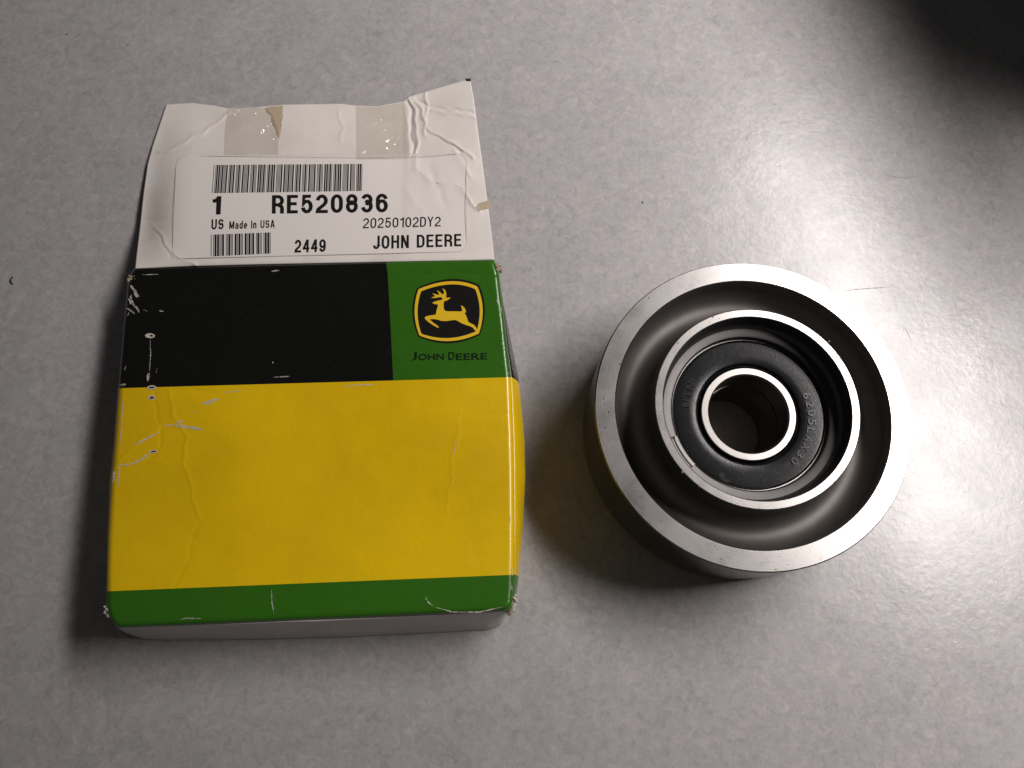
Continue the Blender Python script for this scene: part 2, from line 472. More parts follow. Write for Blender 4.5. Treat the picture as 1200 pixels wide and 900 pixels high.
# white front tuck panel bulging out under the lid's edge
FT = [(137, 735.5), (250, 732), (370, 728), (480, 723), (597, 716)]
FB = [(137, 737.5), (146, 742.5), (165, 749), (200, 750.5), (300, 749.5), (400, 747), (500, 742.5), (575, 738), (588, 733), (594, 726), (597, 718)]
v = []; NFX, NFZ = 120, 18
for k in range(NFZ):
    q = k / (NFZ - 1)
    for i in range(NFX):
        x = 137 + 460 * i / (NFX - 1)
        yt, yb = interp(x, FT), interp(x, FB)
        z = (H - 2.5) * (1 - q) + 0.4 * q
        bow = q
        y = yt + (yb - yt) * bow + 0.5 * mnoise.noise(Vector((x * 0.02, q * 2, 1)))
        v.append(at(x + (372 - x) * 0.012 * q, y - 0.6 * (1 - q), z))
front = link_mesh("front_panel", v, grid_faces(NFZ, NFX), M['white'], carton, True)
solidify(front, 0.5, 1.0)

# back wall under the hinge and the floor of the carton
b0, b1 = TOPV[2, 3], TOPV[2, NC - 4]
v = [(*(b0[:2] + (b1[:2] - b0[:2]) * s + np.array([0, -1.2])), z) for s in np.linspace(0, 1, 24) for z in (0.5, (b0[2] * (1 - s) + b1[2] * s) * 0.5, b0[2] * (1 - s) + b1[2] * s - 2.0)]
bk = link_mesh("back_panel", v, grid_faces(24, 3), M['white'], carton); solidify(bk, 0.5, 1.0)
fl = [TOPV[3, 2], TOPV[3, NC - 3], TOPV[NR - 8, NC - 3], TOPV[NR - 8, 2]]
link_mesh("bottom_panel", [(p[0], p[1], 0.6) for p in fl] + [(p[0], p[1], 0.1) for p in fl],
          [(0, 1, 2, 3), (7, 6, 5, 4), (0, 4, 5, 1), (1, 5, 6, 2), (2, 6, 7, 3), (3, 7, 4, 0)], M['white'], carton)

# open label flap
NA, NB = 190, 330
v = []
aa = np.linspace(0, 1, NA)
for a in aa:
    for b in np.linspace(0, 1, NB):
        py = 310 * (1 - a) + 122 * a
        for _ in range(4):
            xl = interp(py, FL); xr = interp(py, FR)
            px = xl + (xr - xl) * b
            py = float(hinge_y(px)) * (1 - a) + float(tip_y(px)) * a
        v.append((px, py))
v = np.array(v)
z = flap_z(v[:, 0], v[:, 1])
z = z - 0.5 * np.exp(-((hinge_y(v[:, 0]) - v[:, 1]) / 2.0) ** 2)
verts = [at(p[0], p[1], q) for p, q in zip(v, z)]
flap = link_mesh("label_flap", verts, grid_faces(NA, NB), M['white'], carton, True)
solidify(flap, 0.55, -1.0)

# ---- flat prints and patches laid on a surface
def tess(poly):
    from mathutils.geometry import tessellate_polygon
    return tessellate_polygon([[Vector((x, y, 0)) for x, y in poly]])

def patch(name, poly, fn, eps, mat, parent, dense=False):
    if not dense:
        vv = [on(fn, x, y, eps) for x, y in poly]
        return fix_up(link_mesh(name, vv, [tuple(t) for t in tess(poly)], mat, parent))
    bm = bmesh.new()
    vs_ = [bm.verts.new((x, y, 0)) for x, y in poly]
    bm.faces.new(vs_)
    xs = [p[0] for p in poly]; ys = [p[1] for p in poly]
    for lo, hi, nrm in ((min(xs), max(xs), (1, 0, 0)), (min(ys), max(ys), (0, 1, 0))):
        c = lo + dense
        while c < hi:
            co = (c, 0, 0) if nrm[0] else (0, c, 0)
            bmesh.ops.bisect_plane(bm, geom=bm.verts[:] + bm.edges[:] + bm.faces[:], plane_co=co, plane_no=nrm, dist=1e-5)
            c += dense
    bm.verts.index_update()
    P = np.array([tuple(q.co) for q in bm.verts])
    zz = fn(P[:, 0], P[:, 1]) + eps
    vv = [at(p[0], p[1], h) for p, h in zip(P, zz)]
    ff = [tuple(q.index for q in f.verts) for f in bm.faces]
    bm.free()
    return fix_up(link_mesh(name, vv, ff, mat, parent, True))

def fix_up(o):
    me = o.data
    bm = bmesh.new(); bm.from_mesh(me)
    bmesh.ops.recalc_face_normals(bm, faces=bm.faces)
    if sum(f.normal.z * f.calc_area() for f in bm.faces) < 0: bmesh.ops.reverse_faces(bm, faces=bm.faces)
    bm.to_mesh(me); bm.free()
    return o

def smooth_loop(pts, k=6):
    P = [np.array(p, float) for p in pts]; n = len(P); out = []
    for i in range(n):
        p0, p1, p2, p3 = P[i - 1], P[i], P[(i + 1) % n], P[(i + 2) % n]
        for j in range(k):
            t = j / k
            out.append(tuple(0.5 * (2 * p1 + (p2 - p0) * t + (2 * p0 - 5 * p1 + 4 * p2 - p3) * t * t + (3 * p1 - p0 - 3 * p2 + p3) * t ** 3)))
    return out

def text_verts(body, bold=0.0, res=3):
    c = bpy.data.curves.new("t", 'FONT'); c.body = body; c.offset = bold; c.resolution_u = res
    o = bpy.data.objects.new("t", c); COL.objects.link(o)
    me = o.to_mesh()
    vv = np.array([tuple(q.co) for q in me.vertices]); ff = [tuple(p.vertices) for p in me.polygons]
    o.to_mesh_clear(); bpy.data.objects.remove(o); bpy.data.curves.remove(c)
    lo, hi = vv.min(0), vv.max(0)
    return (vv[:, :2] - lo[:2]) / (hi[:2] - lo[:2]), ff, (hi - lo)[:2]

def quad(q, s, t):
    """q = TL, TR, BL, BR pixels; s right, t up"""
    TL, TR, BL, BR = [np.array(p, float) for p in q]
    return (BL * (1 - s) + BR * s) * (1 - t) + (TL * (1 - s) + TR * s) * t

def lettering(body, q, fn, eps, mat, parent, bold=0.0, name="lettering"):
    n, ff, _ = text_verts(body, bold)
    pp = np.array([quad(q, s, t) for s, t in n])
    zz = fn(pp[:, 0], pp[:, 1]) + eps
    return fix_up(link_mesh(name, [at(p[0], p[1], h) for p, h in zip(pp, zz)], ff, mat, parent))

def ribbon(name, pts, w, fn, eps, mat, parent, jag=0.6):
    """narrow worn mark or painted glint following the surface; w in px"""
    P = np.array(pts, float)
    d = np.r_[0, np.cumsum(np.hypot(*(P[1:] - P[:-1]).T))]
    n = max(3, int(d[-1] / 2.2)); s = np.linspace(0, d[-1], n)
    X, Y = np.interp(s, d, P[:, 0]), np.interp(s, d, P[:, 1])
    tx, ty = np.gradient(X), np.gradient(Y); ln = np.hypot(tx, ty) + 1e-9
    nx, ny = -ty / ln, tx / ln
    vv = []
    for i in range(n):
        taper = min(1, 0.15 + 1.7 * min(i, n - 1 - i) / max(1, n - 1) * 2)
        for sg in (-1, 1):
            ww = w * 0.5 * taper * (1 + random.uniform(-jag, jag))
            x, y = X[i] + sg * nx[i] * ww, Y[i] + sg * ny[i] * ww
            vv.append(on(fn, x, y, eps))
    return fix_up(link_mesh(name, vv, [(2 * i, 2 * i + 1, 2 * i + 3, 2 * i + 2) for i in range(n - 1)], mat, parent))

# label sticker with its print
st = []
def corner(cx, cy, r, a0):
    return [(cx + r * math.cos(math.radians(a0 + k * 15)), cy + r * math.sin(math.radians(a0 + k * 15))) for k in range(7)]
st = corner(217, 194, 11, 180) + corner(536, 191, 11, 270) + corner(536, 284, 11, 0) + corner(213, 292, 11, 90)
sticker = patch("label_sticker", st, flap_z, 0.10, M['sticker'], carton, dense=3)
ring_ = [on(flap_z, 374 + (x - 374) * k, 243 + (y - 243) * kk, 0.13) for k, kk in ((1.0, 1.0), (0.9965, 0.9915)) for x, y in st]
fix_up(link_mesh('cut_edge', ring_, [(i, (i + 1) % len(st), len(st) + (i + 1) % len(st), len(st) + i) for i in range(len(st))], M['cut'], sticker))
E_INK = 0.17
CODE39 = {'0': 'nnnwwnwnn', '1': 'wnnwnnnnw', '2': 'nnwwnnnnw', '3': 'wnwwnnnnn', '4': 'nnnwwnnnw', '5': 'wnnwwnnnn', '6': 'nnwwwnnnn',
          '8': 'wnnwnnwnn', '9': 'nnwwnnwnn', 'R': 'wnnnnnwwn', 'E': 'wnnnwwnnn', '*': 'nwnnwnwnn'}
def barcode(text, q, wide=2.6):
    x = 0; bars = []
    for ch in text:
        for i, c in enumerate(CODE39[ch]):
            w = wide if c == 'w' else 1.0
            if i % 2 == 0: bars.append((x, x + w))
            x += w
        x += 1.0
    tot = x - 1
    vv, ff = [], []
    for a, b in bars:
        for k in range(4):
            b0 = len(vv)
            for s, t in ((a, k / 4), (b, k / 4), (b, (k + 1) / 4), (a, (k + 1) / 4)):
                p = quad(q, s / tot, t); vv.append(on(flap_z, p[0], p[1], E_INK))
            ff.append((b0, b0 + 1, b0 + 2, b0 + 3))
    return fix_up(link_mesh("barcode", vv, ff, M['ink'], sticker))
barcode("*RE520836RE520836*", [(250.8, 193.3), (424.7, 192), (248.3, 226.3), (424, 223.7)])
barcode("*2449*", [(247.2, 275), (317, 272.3), (247, 300.5), (317, 297)], 3.0)

def arc(cx, cy, rx, ry, a0, a1, n=9):
    return [(cx + rx * math.cos(math.radians(a0 + (a1 - a0) * k / n)), cy + ry * math.sin(math.radians(a0 + (a1 - a0) * k / n))) for k in range(n + 1)]

def glyph(ch, t):
    """(width, [(points, closed)]) of a condensed gothic letter, cap height 1, stroke t"""
    W = {'1': 0.36, 'I': t, 'M': 0.66, ' ': 0.28, 'A': 0.58, 'J': 0.46, 'a': 0.44, 'd': 0.44, 'e': 0.44, 'n': 0.42, 'E': 0.48}.get(ch, 0.53)
    l, r, a, b = t / 2, W - t / 2, t / 2, 1 - t / 2
    m, rx = (l + r) / 2, (r - l) / 2
    xh = 0.74 - t / 2
    if ch in '0O': return W, [(arc(m, b - .28, rx, .28, 0, 180) + arc(m, a + .28, rx, .28, 180, 360), True)]
    if ch == '1': return W, [([(r, a - t / 2), (r, b + t / 2)], False), ([(l - t * .4, b - .17), (l + .1, b - .14), (r - t * .2, b - .02)], False)]
    if ch == '2': return W, [(arc(m, b - .25, rx, .25, 175, -25) + [(m + rx * .45, b - .48), (l + .03, a + .13), (l, a), (r + t / 2, a)], False)]
    if ch == '3': return W, [(arc(m, b - .225, rx * .94, .225, 165, -80) + [(m - .05, .53)], False), ([(m - .05, .53)] + arc(m, a + .26, rx, .26, 85, -168), False)]
    if ch == '4': return W, [([(W * .72, 0), (W * .72, 1)], False), ([(W * .68, .98), (l, a + .22)], False), ([(l - t / 2, a + .22), (r + t / 2, a + .22)], False)]
    if ch == '5': return W, [([(r, b), (l + .06, b), (l + .01, .47)] + arc(m, a + .28, rx, .29, 140, -168), False)]
    if ch == '6': return W, [(arc(m, a + .265, rx, .265, 0, 360, 16)[:-1], True), (arc(m, b - .25, rx, .25, 12, 180) + [(l, a + .265)], False)]
    if ch == '9': return W, [(arc(m, b - .265, rx, .265, 0, 360, 16)[:-1], True), (arc(m, a + .25, rx, .25, 192, 360) + [(r, b - .265)], False)]
    if ch == '8': return W, [(arc(m, b - .215, rx * .92, .215, 0, 360, 16)[:-1], True), (arc(m, a + .25, rx, .25, 0, 360, 16)[:-1], True)]
    if ch == 'R': return W, [([(l, a - t / 2), (l, b), (m, b)] + arc(m, b - .22, rx, .22, 80, -80) + [(m, b - .44), (l, b - .44)], False), ([(m - .02, b - .44), (r - .03, b - .53), (r, b - .64), (r, a - t / 2)], False)]
    if ch == 'E': return W, [([(r + t / 2, b), (l, b), (l, a), (r + t / 2, a)], False), ([(l, .52), (r + t * .2, .52)], False)]
    if ch == 'U': return W, [([(l, b + t / 2)] + arc(m, a + .26, rx, .26, 180, 360) + [(r, b + t / 2)], False)]
    if ch == 'S': return W, [(arc(m, b - .235, rx, .235, 10, 255) + arc(m, a + .245, rx, .245, 75, -170), False)]
    if ch == 'M': return W, [([(l, 0), (l, 1)], False), ([(l + t * .1, .97), (m, .1)], False), ([(m, .1), (r - t * .1, .97)], False), ([(r, 0), (r, 1)], False)]
    if ch == 'N': return W, [([(l, 0), (l, 1)], False), ([(l + t * .1, 1 - t * .1), (r - t * .1, t * .1)], False), ([(r, 0), (r, 1)], False)]
    if ch == 'H': return W, [([(l, a - t / 2), (l, b + t / 2)], False), ([(r, a - t / 2), (r, b + t / 2)], False), ([(l, .52), (r, .52)], False)]
    if ch == 'I': return W, [([(m, a - t / 2), (m, b + t / 2)], False)]
    if ch == 'A': return W, [([(l, 0), (m - t * .1, 1)], False), ([(m + t * .1, 1), (r, 0)], False), ([(l + .09, a + .24), (r - .09, a + .24)], False)]
    if ch == 'D': return W, [([(l, a), (l, b), (m - .02, b)] + arc(m - .02, b - .26, rx + .02, .26, 80, 0) + arc(m - .02, a + .26, rx + .02, .26, 0, -80) + [(m - .02, a)], True)]
    if ch == 'Y': return W, [([(l, b + t / 2), (m, .46), (r, b + t / 2)], False), ([(m, .46), (m, a - t / 2)], False)]
    if ch == 'J': return W, [([(r, b + t / 2), (r, a + .22)] + arc(m, a + .22, rx, .22, 0, -175), False)]
    if ch == 'd': return W, [(arc(m, a + (xh - a) / 2, rx, (xh - a) / 2, 0, 360, 14)[:-1], True), ([(r, a - t / 2), (r, b + t / 2)], False)]
    if ch == 'a': return W, [(arc(m, a + .17, rx, .17, 0, 360, 12)[:-1], True), (arc(m, xh - .17, rx, .17, 170, 0) + [(r, a - t / 2)], False)]
    if ch == 'e': return W, [([(l, a + (xh - a) / 2), (r, a + (xh - a) / 2)] + arc(m, a + (xh - a) / 2, rx, (xh - a) / 2, 0, 325, 14), False)]
    if ch == 'n': return W, [([(l, a - t / 2), (l, xh)], False), ([(l, xh - .2)] + arc(m, xh - .2, rx, .2, 180, 0) + [(r, a - t / 2)], False)]
    return W, []

def lab(body, q, t, gap=0.13):
    """printed line of condensed gothic capitals: every stroke one mitred ribbon"""
    strokes, x = [], 0.0
    for ch in body:
        w, st_ = glyph(ch, t)
        for pts, closed in st_: strokes.append(([(x + p[0], p[1]) for p in pts], closed))
        x += w + gap
    tot = x - gap
    vv, ff = [], []
    for si, (pts, closed) in enumerate(strokes):
        P = [np.array(p) for p in pts]; n_ = len(P); b0 = len(vv)
        for i in range(n_):
            d1 = P[i] - P[i - 1] if (i or closed) else P[1] - P[0]
            d2 = P[(i + 1) % n_] - P[i] if (i < n_ - 1 or closed) else d1
            d1 = d1 / (np.linalg.norm(d1) + 1e-9); d2 = d2 / (np.linalg.norm(d2) + 1e-9)
            nn = np.array([-d1[1] - d2[1], d1[0] + d2[0]]); nn /= np.linalg.norm(nn) + 1e-9
            k = 1 / max(0.45, nn @ np.array([-d1[1], d1[0]]))
            for sg in (1, -1):
                pt = P[i] + sg * nn * k * t / 2
                s_ = quad(q, pt[0] / tot, pt[1]); vv.append(on(flap_z, s_[0], s_[1], E_INK + 0.004 * (si % 3)))
        for i in range(n_ if closed else n_ - 1):
            j = (i + 1) % n_
            ff.append((b0 + 2 * i, b0 + 2 * i + 1, b0 + 2 * j + 1, b0 + 2 * j))
    return fix_up(link_mesh("lettering", vv, ff, M['ink'], sticker))
lab("1", [(249, 230), (259.5, 229.8), (248, 251.5), (258.5, 251.2)], 0.19)
lab("RE520836", [(318.8, 228.7), (454.6, 226.8), (318.6, 250.3), (454.6, 248.8)], 0.17)
lab("US", [(248, 257), (262.3, 256.6), (247.6, 269), (262, 268.6)], 0.16)
lab("Made In USA", [(269, 259.2), (322, 257.7), (268.5, 268.4), (322, 266.9)], 0.15)
lab("2449", [(345.5, 281), (382, 280.2), (345, 296), (381.6, 295)], 0.17)
lab("20250102DY2", [(425.8, 255.6), (516.6, 253.8), (425.2, 267.6), (516.4, 265.2)], 0.125)
lab("JOHN DEERE", [(437.2, 276.2), (540.4, 274), (437, 292), (540.6, 288.4)], 0.155)

# clear tape left on the flap, torn kraft between
def tape(poly, eps, ridges):
    def fn(px, py):
        z = flap_z(px, py)
        for pl, h, w in ridges: z = z + h * np.exp(-(seg_dist(px, py, pl) / w) ** 2)
        return z
    o = patch("tape_strip", poly, fn, eps, M['tape'], carton, dense=1.3)
    for vtx in o.data.vertices:
        h = mnoise.noise(vtx.co * 160) * 0.5 + mnoise.noise(vtx.co * 420) * 0.22
        vtx.co.z += max(0, 0.1 + h) * 0.5 * MM
    return o
def rough_poly(pts, amp, n=4):
    out = []
    for (x0, y0), (x1, y1) in zip(pts, pts[1:] + pts[:1]):
        for k in range(n):
            t = k / n; out.append((x0 + (x1 - x0) * t + random.uniform(-amp, amp), y0 + (y1 - y0) * t + random.uniform(-amp, amp) * 0.5))
    return out
patch("torn_patch", rough_poly([(311, 126.5), (318, 125), (326, 124.2), (332, 123.8), (331, 140), (329, 155), (327, 163), (324, 156), (322, 150), (317, 143), (319, 136), (312, 131)], 0.7), flap_z, 0.10, M['kraft'], carton, dense=3)
tape([(267, 128), (275, 126.8), (300, 126), (312, 127), (320, 136), (325, 150), (326.5, 165), (326, 181), (290, 181.5), (262, 181.5), (263, 160), (265, 142)], 0.16,
     [([(291, 128), (302, 134), (310, 142), (316, 152), (319, 162)], 0.75, 2.4), ([(268, 131), (276, 135)], 0.6, 2.0), ([(298, 134), (304, 144), (306, 158)], 0.35, 2.2), ([(270, 135), (279, 128)], 0.65, 2.2), ([(291, 137), (301, 130)], 0.65, 2.2), ([(305, 154), (317, 143)], 0.75, 2.4)])
tape([(417, 124.5), (440, 125.5), (473, 120), (479, 150), (480, 184), (450, 186.5), (418, 187)], 0.16,
     [([(422, 178), (438, 169), (458, 160)], 1.15, 4.0), ([(436, 177), (452, 172)], 0.9, 3.2), ([(427, 150), (446, 139)], 0.65, 2.4), ([(436, 160), (450, 151)], 0.65, 2.4), ([(461, 168), (469, 154)], 0.7, 2.4), ([(418, 182), (480, 181)], 0.3, 1.6)])
patch("torn_patch", rough_poly([(557, 243), (562, 238), (568, 236), (573, 234), (575, 244), (570, 245), (563, 247)], 0.6, 3), flap_z, 0.15, M['kraft'], carton, dense=3)
patch("torn_patch", [(545, 92.3), (551.2, 91.8), (552, 95), (546.5, 95)], flap_z, 0.12, M['hole'], carton)

# printed logo
Zx = lambda p: (470 + p[0] / 7.826, 315 + p[1] / 7.826)
def zpoly(pts): return [Zx(p) for p in pts]
def shield(c, k=6):
    """eight points TL TM TR RM BR BM BL LM with straight-ish curved sides and tight corners"""
    TLc, TM, TRc, RM, BRc, BM, BLc, LM = [np.array(p, float) for p in c]
    out = []
    for A, Mid, B in ((TLc, TM, TRc), (TRc, RM, BRc), (BRc, BM, BLc), (BLc, LM, TLc)):
        C = 2 * Mid - (A + B) / 2
        for j in range(12):
            t = 0.012 + 0.976 * j / 11.0
            out.append(tuple((1 - t) ** 2 * A + 2 * t * (1 - t) * C + t * t * B))
    return out
E0 = 0.10
emblem = patch("emblem", zpoly(shield([(148, 176), (450, 93), (716, 148), (768, 375), (722, 606), (440, 682), (160, 622), (106, 400)])), top_z, E0, M['logo_black'], carton, dense=8)
outer = zpoly(shield([(160, 186), (450, 114), (700, 162), (749, 372), (714, 594), (440, 663), (168, 612), (124, 400)]))
inner = zpoly(shield([(184, 206), (450, 143), (680, 186), (721, 372), (694, 570), (440, 635), (186, 595), (151, 400)]))
n = len(outer)
link = [on(top_z, x, y, E0 + 0.06) for x, y in outer] + [on(top_z, x, y, E0 + 0.06) for x, y in inner]
fix_up(link_mesh("emblem_border", link, [(i, (i + 1) % n, n + (i + 1) % n, n + i) for i in range(n)], M['logo_yellow'], emblem))
deer = [(287, 311), (296, 319), (316, 325), (334, 326), (340, 336), (332, 358), (324, 390), (318, 420), (272, 427), (236, 434), (217, 445), (222, 462), (250, 487), (288, 514), (318, 530), (341, 543), (346, 532), (327, 515), (302, 499), (276, 477), (262, 462), (300, 461), (332, 466), (372, 478), (420, 479), (470, 471), (500, 469), (525, 481), (550, 497), (590, 513), (630, 526), (656, 538), (690, 578), (706, 584), (706, 570), (690, 541), (670, 515), (640, 500), (617, 487), (607, 460), (597, 430), (583, 407), (596, 395), (591, 375), (576, 350), (549, 334), (556, 358), (561, 384), (549, 391), (480, 390), (430, 390), (403, 386), (391, 362), (390, 322), (396, 296), (420, 291), (437, 281), (455, 264), (430, 264), (413, 267), (415, 240), (413, 214), (402, 192), (378, 180), (392, 205), (394, 228), (376, 233), (357, 213), (328, 196), (344, 219), (351, 236), (330, 238), (311, 231), (287, 225), (303, 242), (316, 249), (295, 257), (275, 266), (310, 268), (346, 261), (372, 261), (381, 274), (372, 286), (340, 291), (309, 300)]
patch("leaping_deer", zpoly(deer), top_z, E0 + 0.06, M['logo_yellow'], emblem)
def word(body, x0, x1, ytop, ybot, bold=0.012):
    q = [Zx((x0, ytop)), Zx((x1, ytop - 6)), Zx((x0, ybot)), Zx((x1, ybot - 6))]
    lettering(body, q, top_z, E0, M['logo_dark'], emblem, bold)
word("J", 100, 145, 768, 842, 0.018)
word("OHN", 158, 392, 781, 840, 0.018)
word("D", 434, 492, 765, 838, 0.018)
word("EERE", 503, 790, 777, 837, 0.018)

# ---- wear and painted fold glints on the lid
def scuff_glint(pts, w, mat='scuff_glint', eps=0.10): return ribbon("scuff_glint_mark", pts, w, top_z, eps, M[mat], carton)
scuff_glint([(191, 498), (205, 498.5), (225, 501), (240, 504)], 3.0)
scuff_glint([(205, 497), (212, 493.5), (217, 494)], 1.6)
scuff_glint([(156, 522), (172, 514), (187, 506)], 1.6)
scuff_glint([(236, 474), (247, 470.5), (258, 467)], 3.6)
scuff_glint([(228, 484), (232, 481)], 2.6)
scuff_glint([(262, 460.5), (282, 457)], 1.0)
scuff_glint([(152, 545), (161, 541), (170, 535), (178, 529)], 2.0)
scuff_glint([(139, 545), (152, 544)], 1.4)
scuff_glint([(140, 452), (148, 450)], 2.2)
scuff_glint([(404, 452.5), (424, 451), (440, 450.5)], 1.4)
scuff_glint([(318, 691), (319, 706), (321, 720)], 1.5)
scuff_glint([(210, 726.5), (218, 724.5), (236, 725)], 1.5)
scuff_glint([(498, 700), (503, 707), (508, 710)], 1.2)
scuff_glint([(508, 711), (530, 717), (560, 717.5), (590, 711)], 1.3)
scuff_glint([(534, 514), (532, 534)], 0.9)
scuff_glint([(318, 318), (328, 317)], 1.8)
scuff_glint([(166, 322), (186, 321.5)], 1.0)
scuff_glint([(176, 397), (176.5, 415), (175, 440)], 0.8)
scuff_glint([(174, 437), (173, 447)], 3.0)
scuff_glint([(320, 442), (340, 441)], 1.0)
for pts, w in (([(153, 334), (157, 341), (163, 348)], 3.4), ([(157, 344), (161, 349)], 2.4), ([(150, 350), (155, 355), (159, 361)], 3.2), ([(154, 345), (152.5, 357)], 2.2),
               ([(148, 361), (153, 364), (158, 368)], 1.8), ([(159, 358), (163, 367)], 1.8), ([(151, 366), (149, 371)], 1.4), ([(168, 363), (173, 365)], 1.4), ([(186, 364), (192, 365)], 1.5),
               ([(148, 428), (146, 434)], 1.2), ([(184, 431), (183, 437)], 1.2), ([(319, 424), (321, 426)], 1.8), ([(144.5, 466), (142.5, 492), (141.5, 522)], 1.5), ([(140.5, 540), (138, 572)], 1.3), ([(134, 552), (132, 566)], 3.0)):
    scuff_glint(pts, w)  # worn film, and glints painted as pale ribbons along the left fold
for k in range(9):
    y = random.uniform(345, 690); t_ = interp(y, [(318, .03), (442, T1), (673, T2)]); x = interp(t_, [(e[0], e[1]) for e in RIGHT]) - random.uniform(2, 6)
    scuff_glint([(x, y), (x + 0.6, y + random.uniform(3, 12))], random.uniform(0.8, 1.6))  # worn flecks that also paint the bright line along the right fold
# staple holes: raised torn lip with a dark slot
def staple_hole(x, y, rx_, ry_):
    ring = [(x + rx_ * math.cos(a), y + ry_ * math.sin(a)) for a in [k * math.pi / 7 for k in range(14)]]
    ring = [(px_ + random.uniform(-.4, .4), py_ + random.uniform(-.3, .3)) for px_, py_ in ring]
    o = patch("staple_hole", ring, top_z, 0.16, M['paper'], carton)
    patch("slot", [(x + (px_ - x) * 0.62, y + (py_ - y) * 0.5) for px_, py_ in ring], top_z, 0.20, M['hole'], o)
staple_hole(176, 393.5, 5.8, 3.0); staple_hole(178, 454, 5.4, 2.6); staple_hole(178, 466, 4.6, 2.6); staple_hole(180, 529, 5.0, 1.8)

# frayed corners
def frayed(center, z0, r, n, mat, stretch=(1, 1)):
    """crumpled torn board fibres at a corner"""
    vv, ff = [], []
    for i in range(n):
        a = random.uniform(0, 6.28); d = r * math.sqrt(random.random())
        cx, cy = center[0] + d * math.cos(a) * stretch[0], center[1] + d * math.sin(a) * stretch[1]
        b = len(vv)
        for k in range(4):
            aa_ = a + k * 1.57 + random.uniform(-.4, .4); rr = random.uniform(1.2, 3.2)
            vv.append(at(cx + rr * math.cos(aa_), cy + rr * math.sin(aa_), z0 + random.uniform(-1.0, 0.5)))
        ff += [(b, b + 1, b + 2), (b, b + 2, b + 3)]
    o = fix_up(link_mesh("frayed_corner", vv, ff, M[mat], carton)); solidify(o, 0.25)
    return o
frayed((127, 716), H - 1.5, 5, 16, 'paper', (0.7, 2.0))
frayed((602, 704), H - 1.2, 5, 18, 'paper', (0.9, 1.6))
frayed((598, 717), H - 5, 4, 12, 'kraft', (0.7, 1.4))
frayed((153, 326), H - 10.5, 4, 12, 'kraft', (1.1, 0.9))
frayed((585, 313), H - 0.8, 4, 12, 'kraft', (0.7, 1.7))

# ------------------------------------------------------------------ pulley
pulley = empty("idler_pulley", (PX, PY, 0))
tag(pulley, "round steel idler pulley with a black sealed bearing in its hub", "pulley")
RO, RI, ZT, ZB = 50.33, 43.59, 36.58, 4.2
RH, RHI, ZH, ZBE = 32.2, 29.46, 40.78, 31.58
rim = lathe("rim", [(RI, ZB), (RO - 0.8, ZB), (RO, ZB + 0.8), (RO + 0.15, 20), (RO, ZT - 0.6), (RO - 0.4, ZT)], PX, PY, M['side'], pulley, 256)
lathe("rim_face", [(RO - 0.4, ZT), (RI + 0.3, ZT), (RI, ZT - 0.3)], PX, PY, M['rim'], rim, 256)
web_p = [(RI, ZT - 0.3), (43.5, 34)] + [(37.95 + 5.5 * math.cos(math.radians(k)), 31.5 + 6.6 * math.sin(math.radians(k))) for k in range(0, -181, -6)] + [(32.42, 36), (RH, ZH - 0.3)]
web = lathe("web", web_p, PX, PY, M['web'], pulley, 224)
lathe("web_underside", [(RI, ZB), (42.5, 8), (40, 12), (36, 13), (33, 8), (32, 0.2), (26.2, 0.2)], PX, PY, M['web'], web, 128)
hub = lathe("hub", [(RH, ZH - 0.3), (RH - 0.3, ZH), (RHI + 0.25, ZH), (RHI, ZH - 0.25)], PX, PY, M['rim'], pulley, 224)
lathe("hub_wall", catmull([(RHI, ZH - 0.25), (29.25, 38), (29.0, 35.4), (28.3, 33.9), (27.3, 33.1)], 4) + [(27.3, 31.4), (26.2, 31.3), (26.2, 0.2)], PX, PY, M['hubwall'], hub, 192)
lathe("snap_ring", [(28.0, 33.6), (28.0, 32.5), (25.15, 32.2), (25.05, 32.6), (25.5, 33.2), (26.2, 33.4)], PX, PY, M['spring'], pulley, 192, a0=222, a1=222 + 336, closed=True)

bearing = lathe("bearing", [(26.15, 16.6), (26.15, ZBE - 0.35), (25.8, ZBE), (24.75, ZBE), (24.6, ZBE - 0.4), (24.6, ZBE - 1.2)], PX, PY, M['race'], pulley, 192)
lathe("seal", [(24.7, ZBE - 1.3), (24.45, ZBE - 0.45), (24.1, ZBE - 0.15), (23.6, ZBE - 0.1), (19.5, ZBE - 0.35), (17.3, ZBE - 0.3), (16.8, ZBE - 0.5), (16.6, ZBE - 1.2), (16.1, ZBE - 1.5), (15.9, ZBE - 1.1), (15.45, ZBE - 2.0)], PX, PY, M['rubber'], bearing, 192)
lathe("inner_race", [(15.4, ZBE - 2.2), (15.4, ZBE - 0.3), (15.15, ZBE), (13.25, ZBE), (12.75, ZBE - 0.5)], PX, PY, M['race'], bearing, 160)
lathe("bore", [(12.75, ZBE - 0.5), (12.6, 24), (12.6, 21.5), (13.2, 21.4), (13.2, 20.8), (12.4, 20.7), (12.4, 1)], PX, PY, M['bore'], bearing, 160)

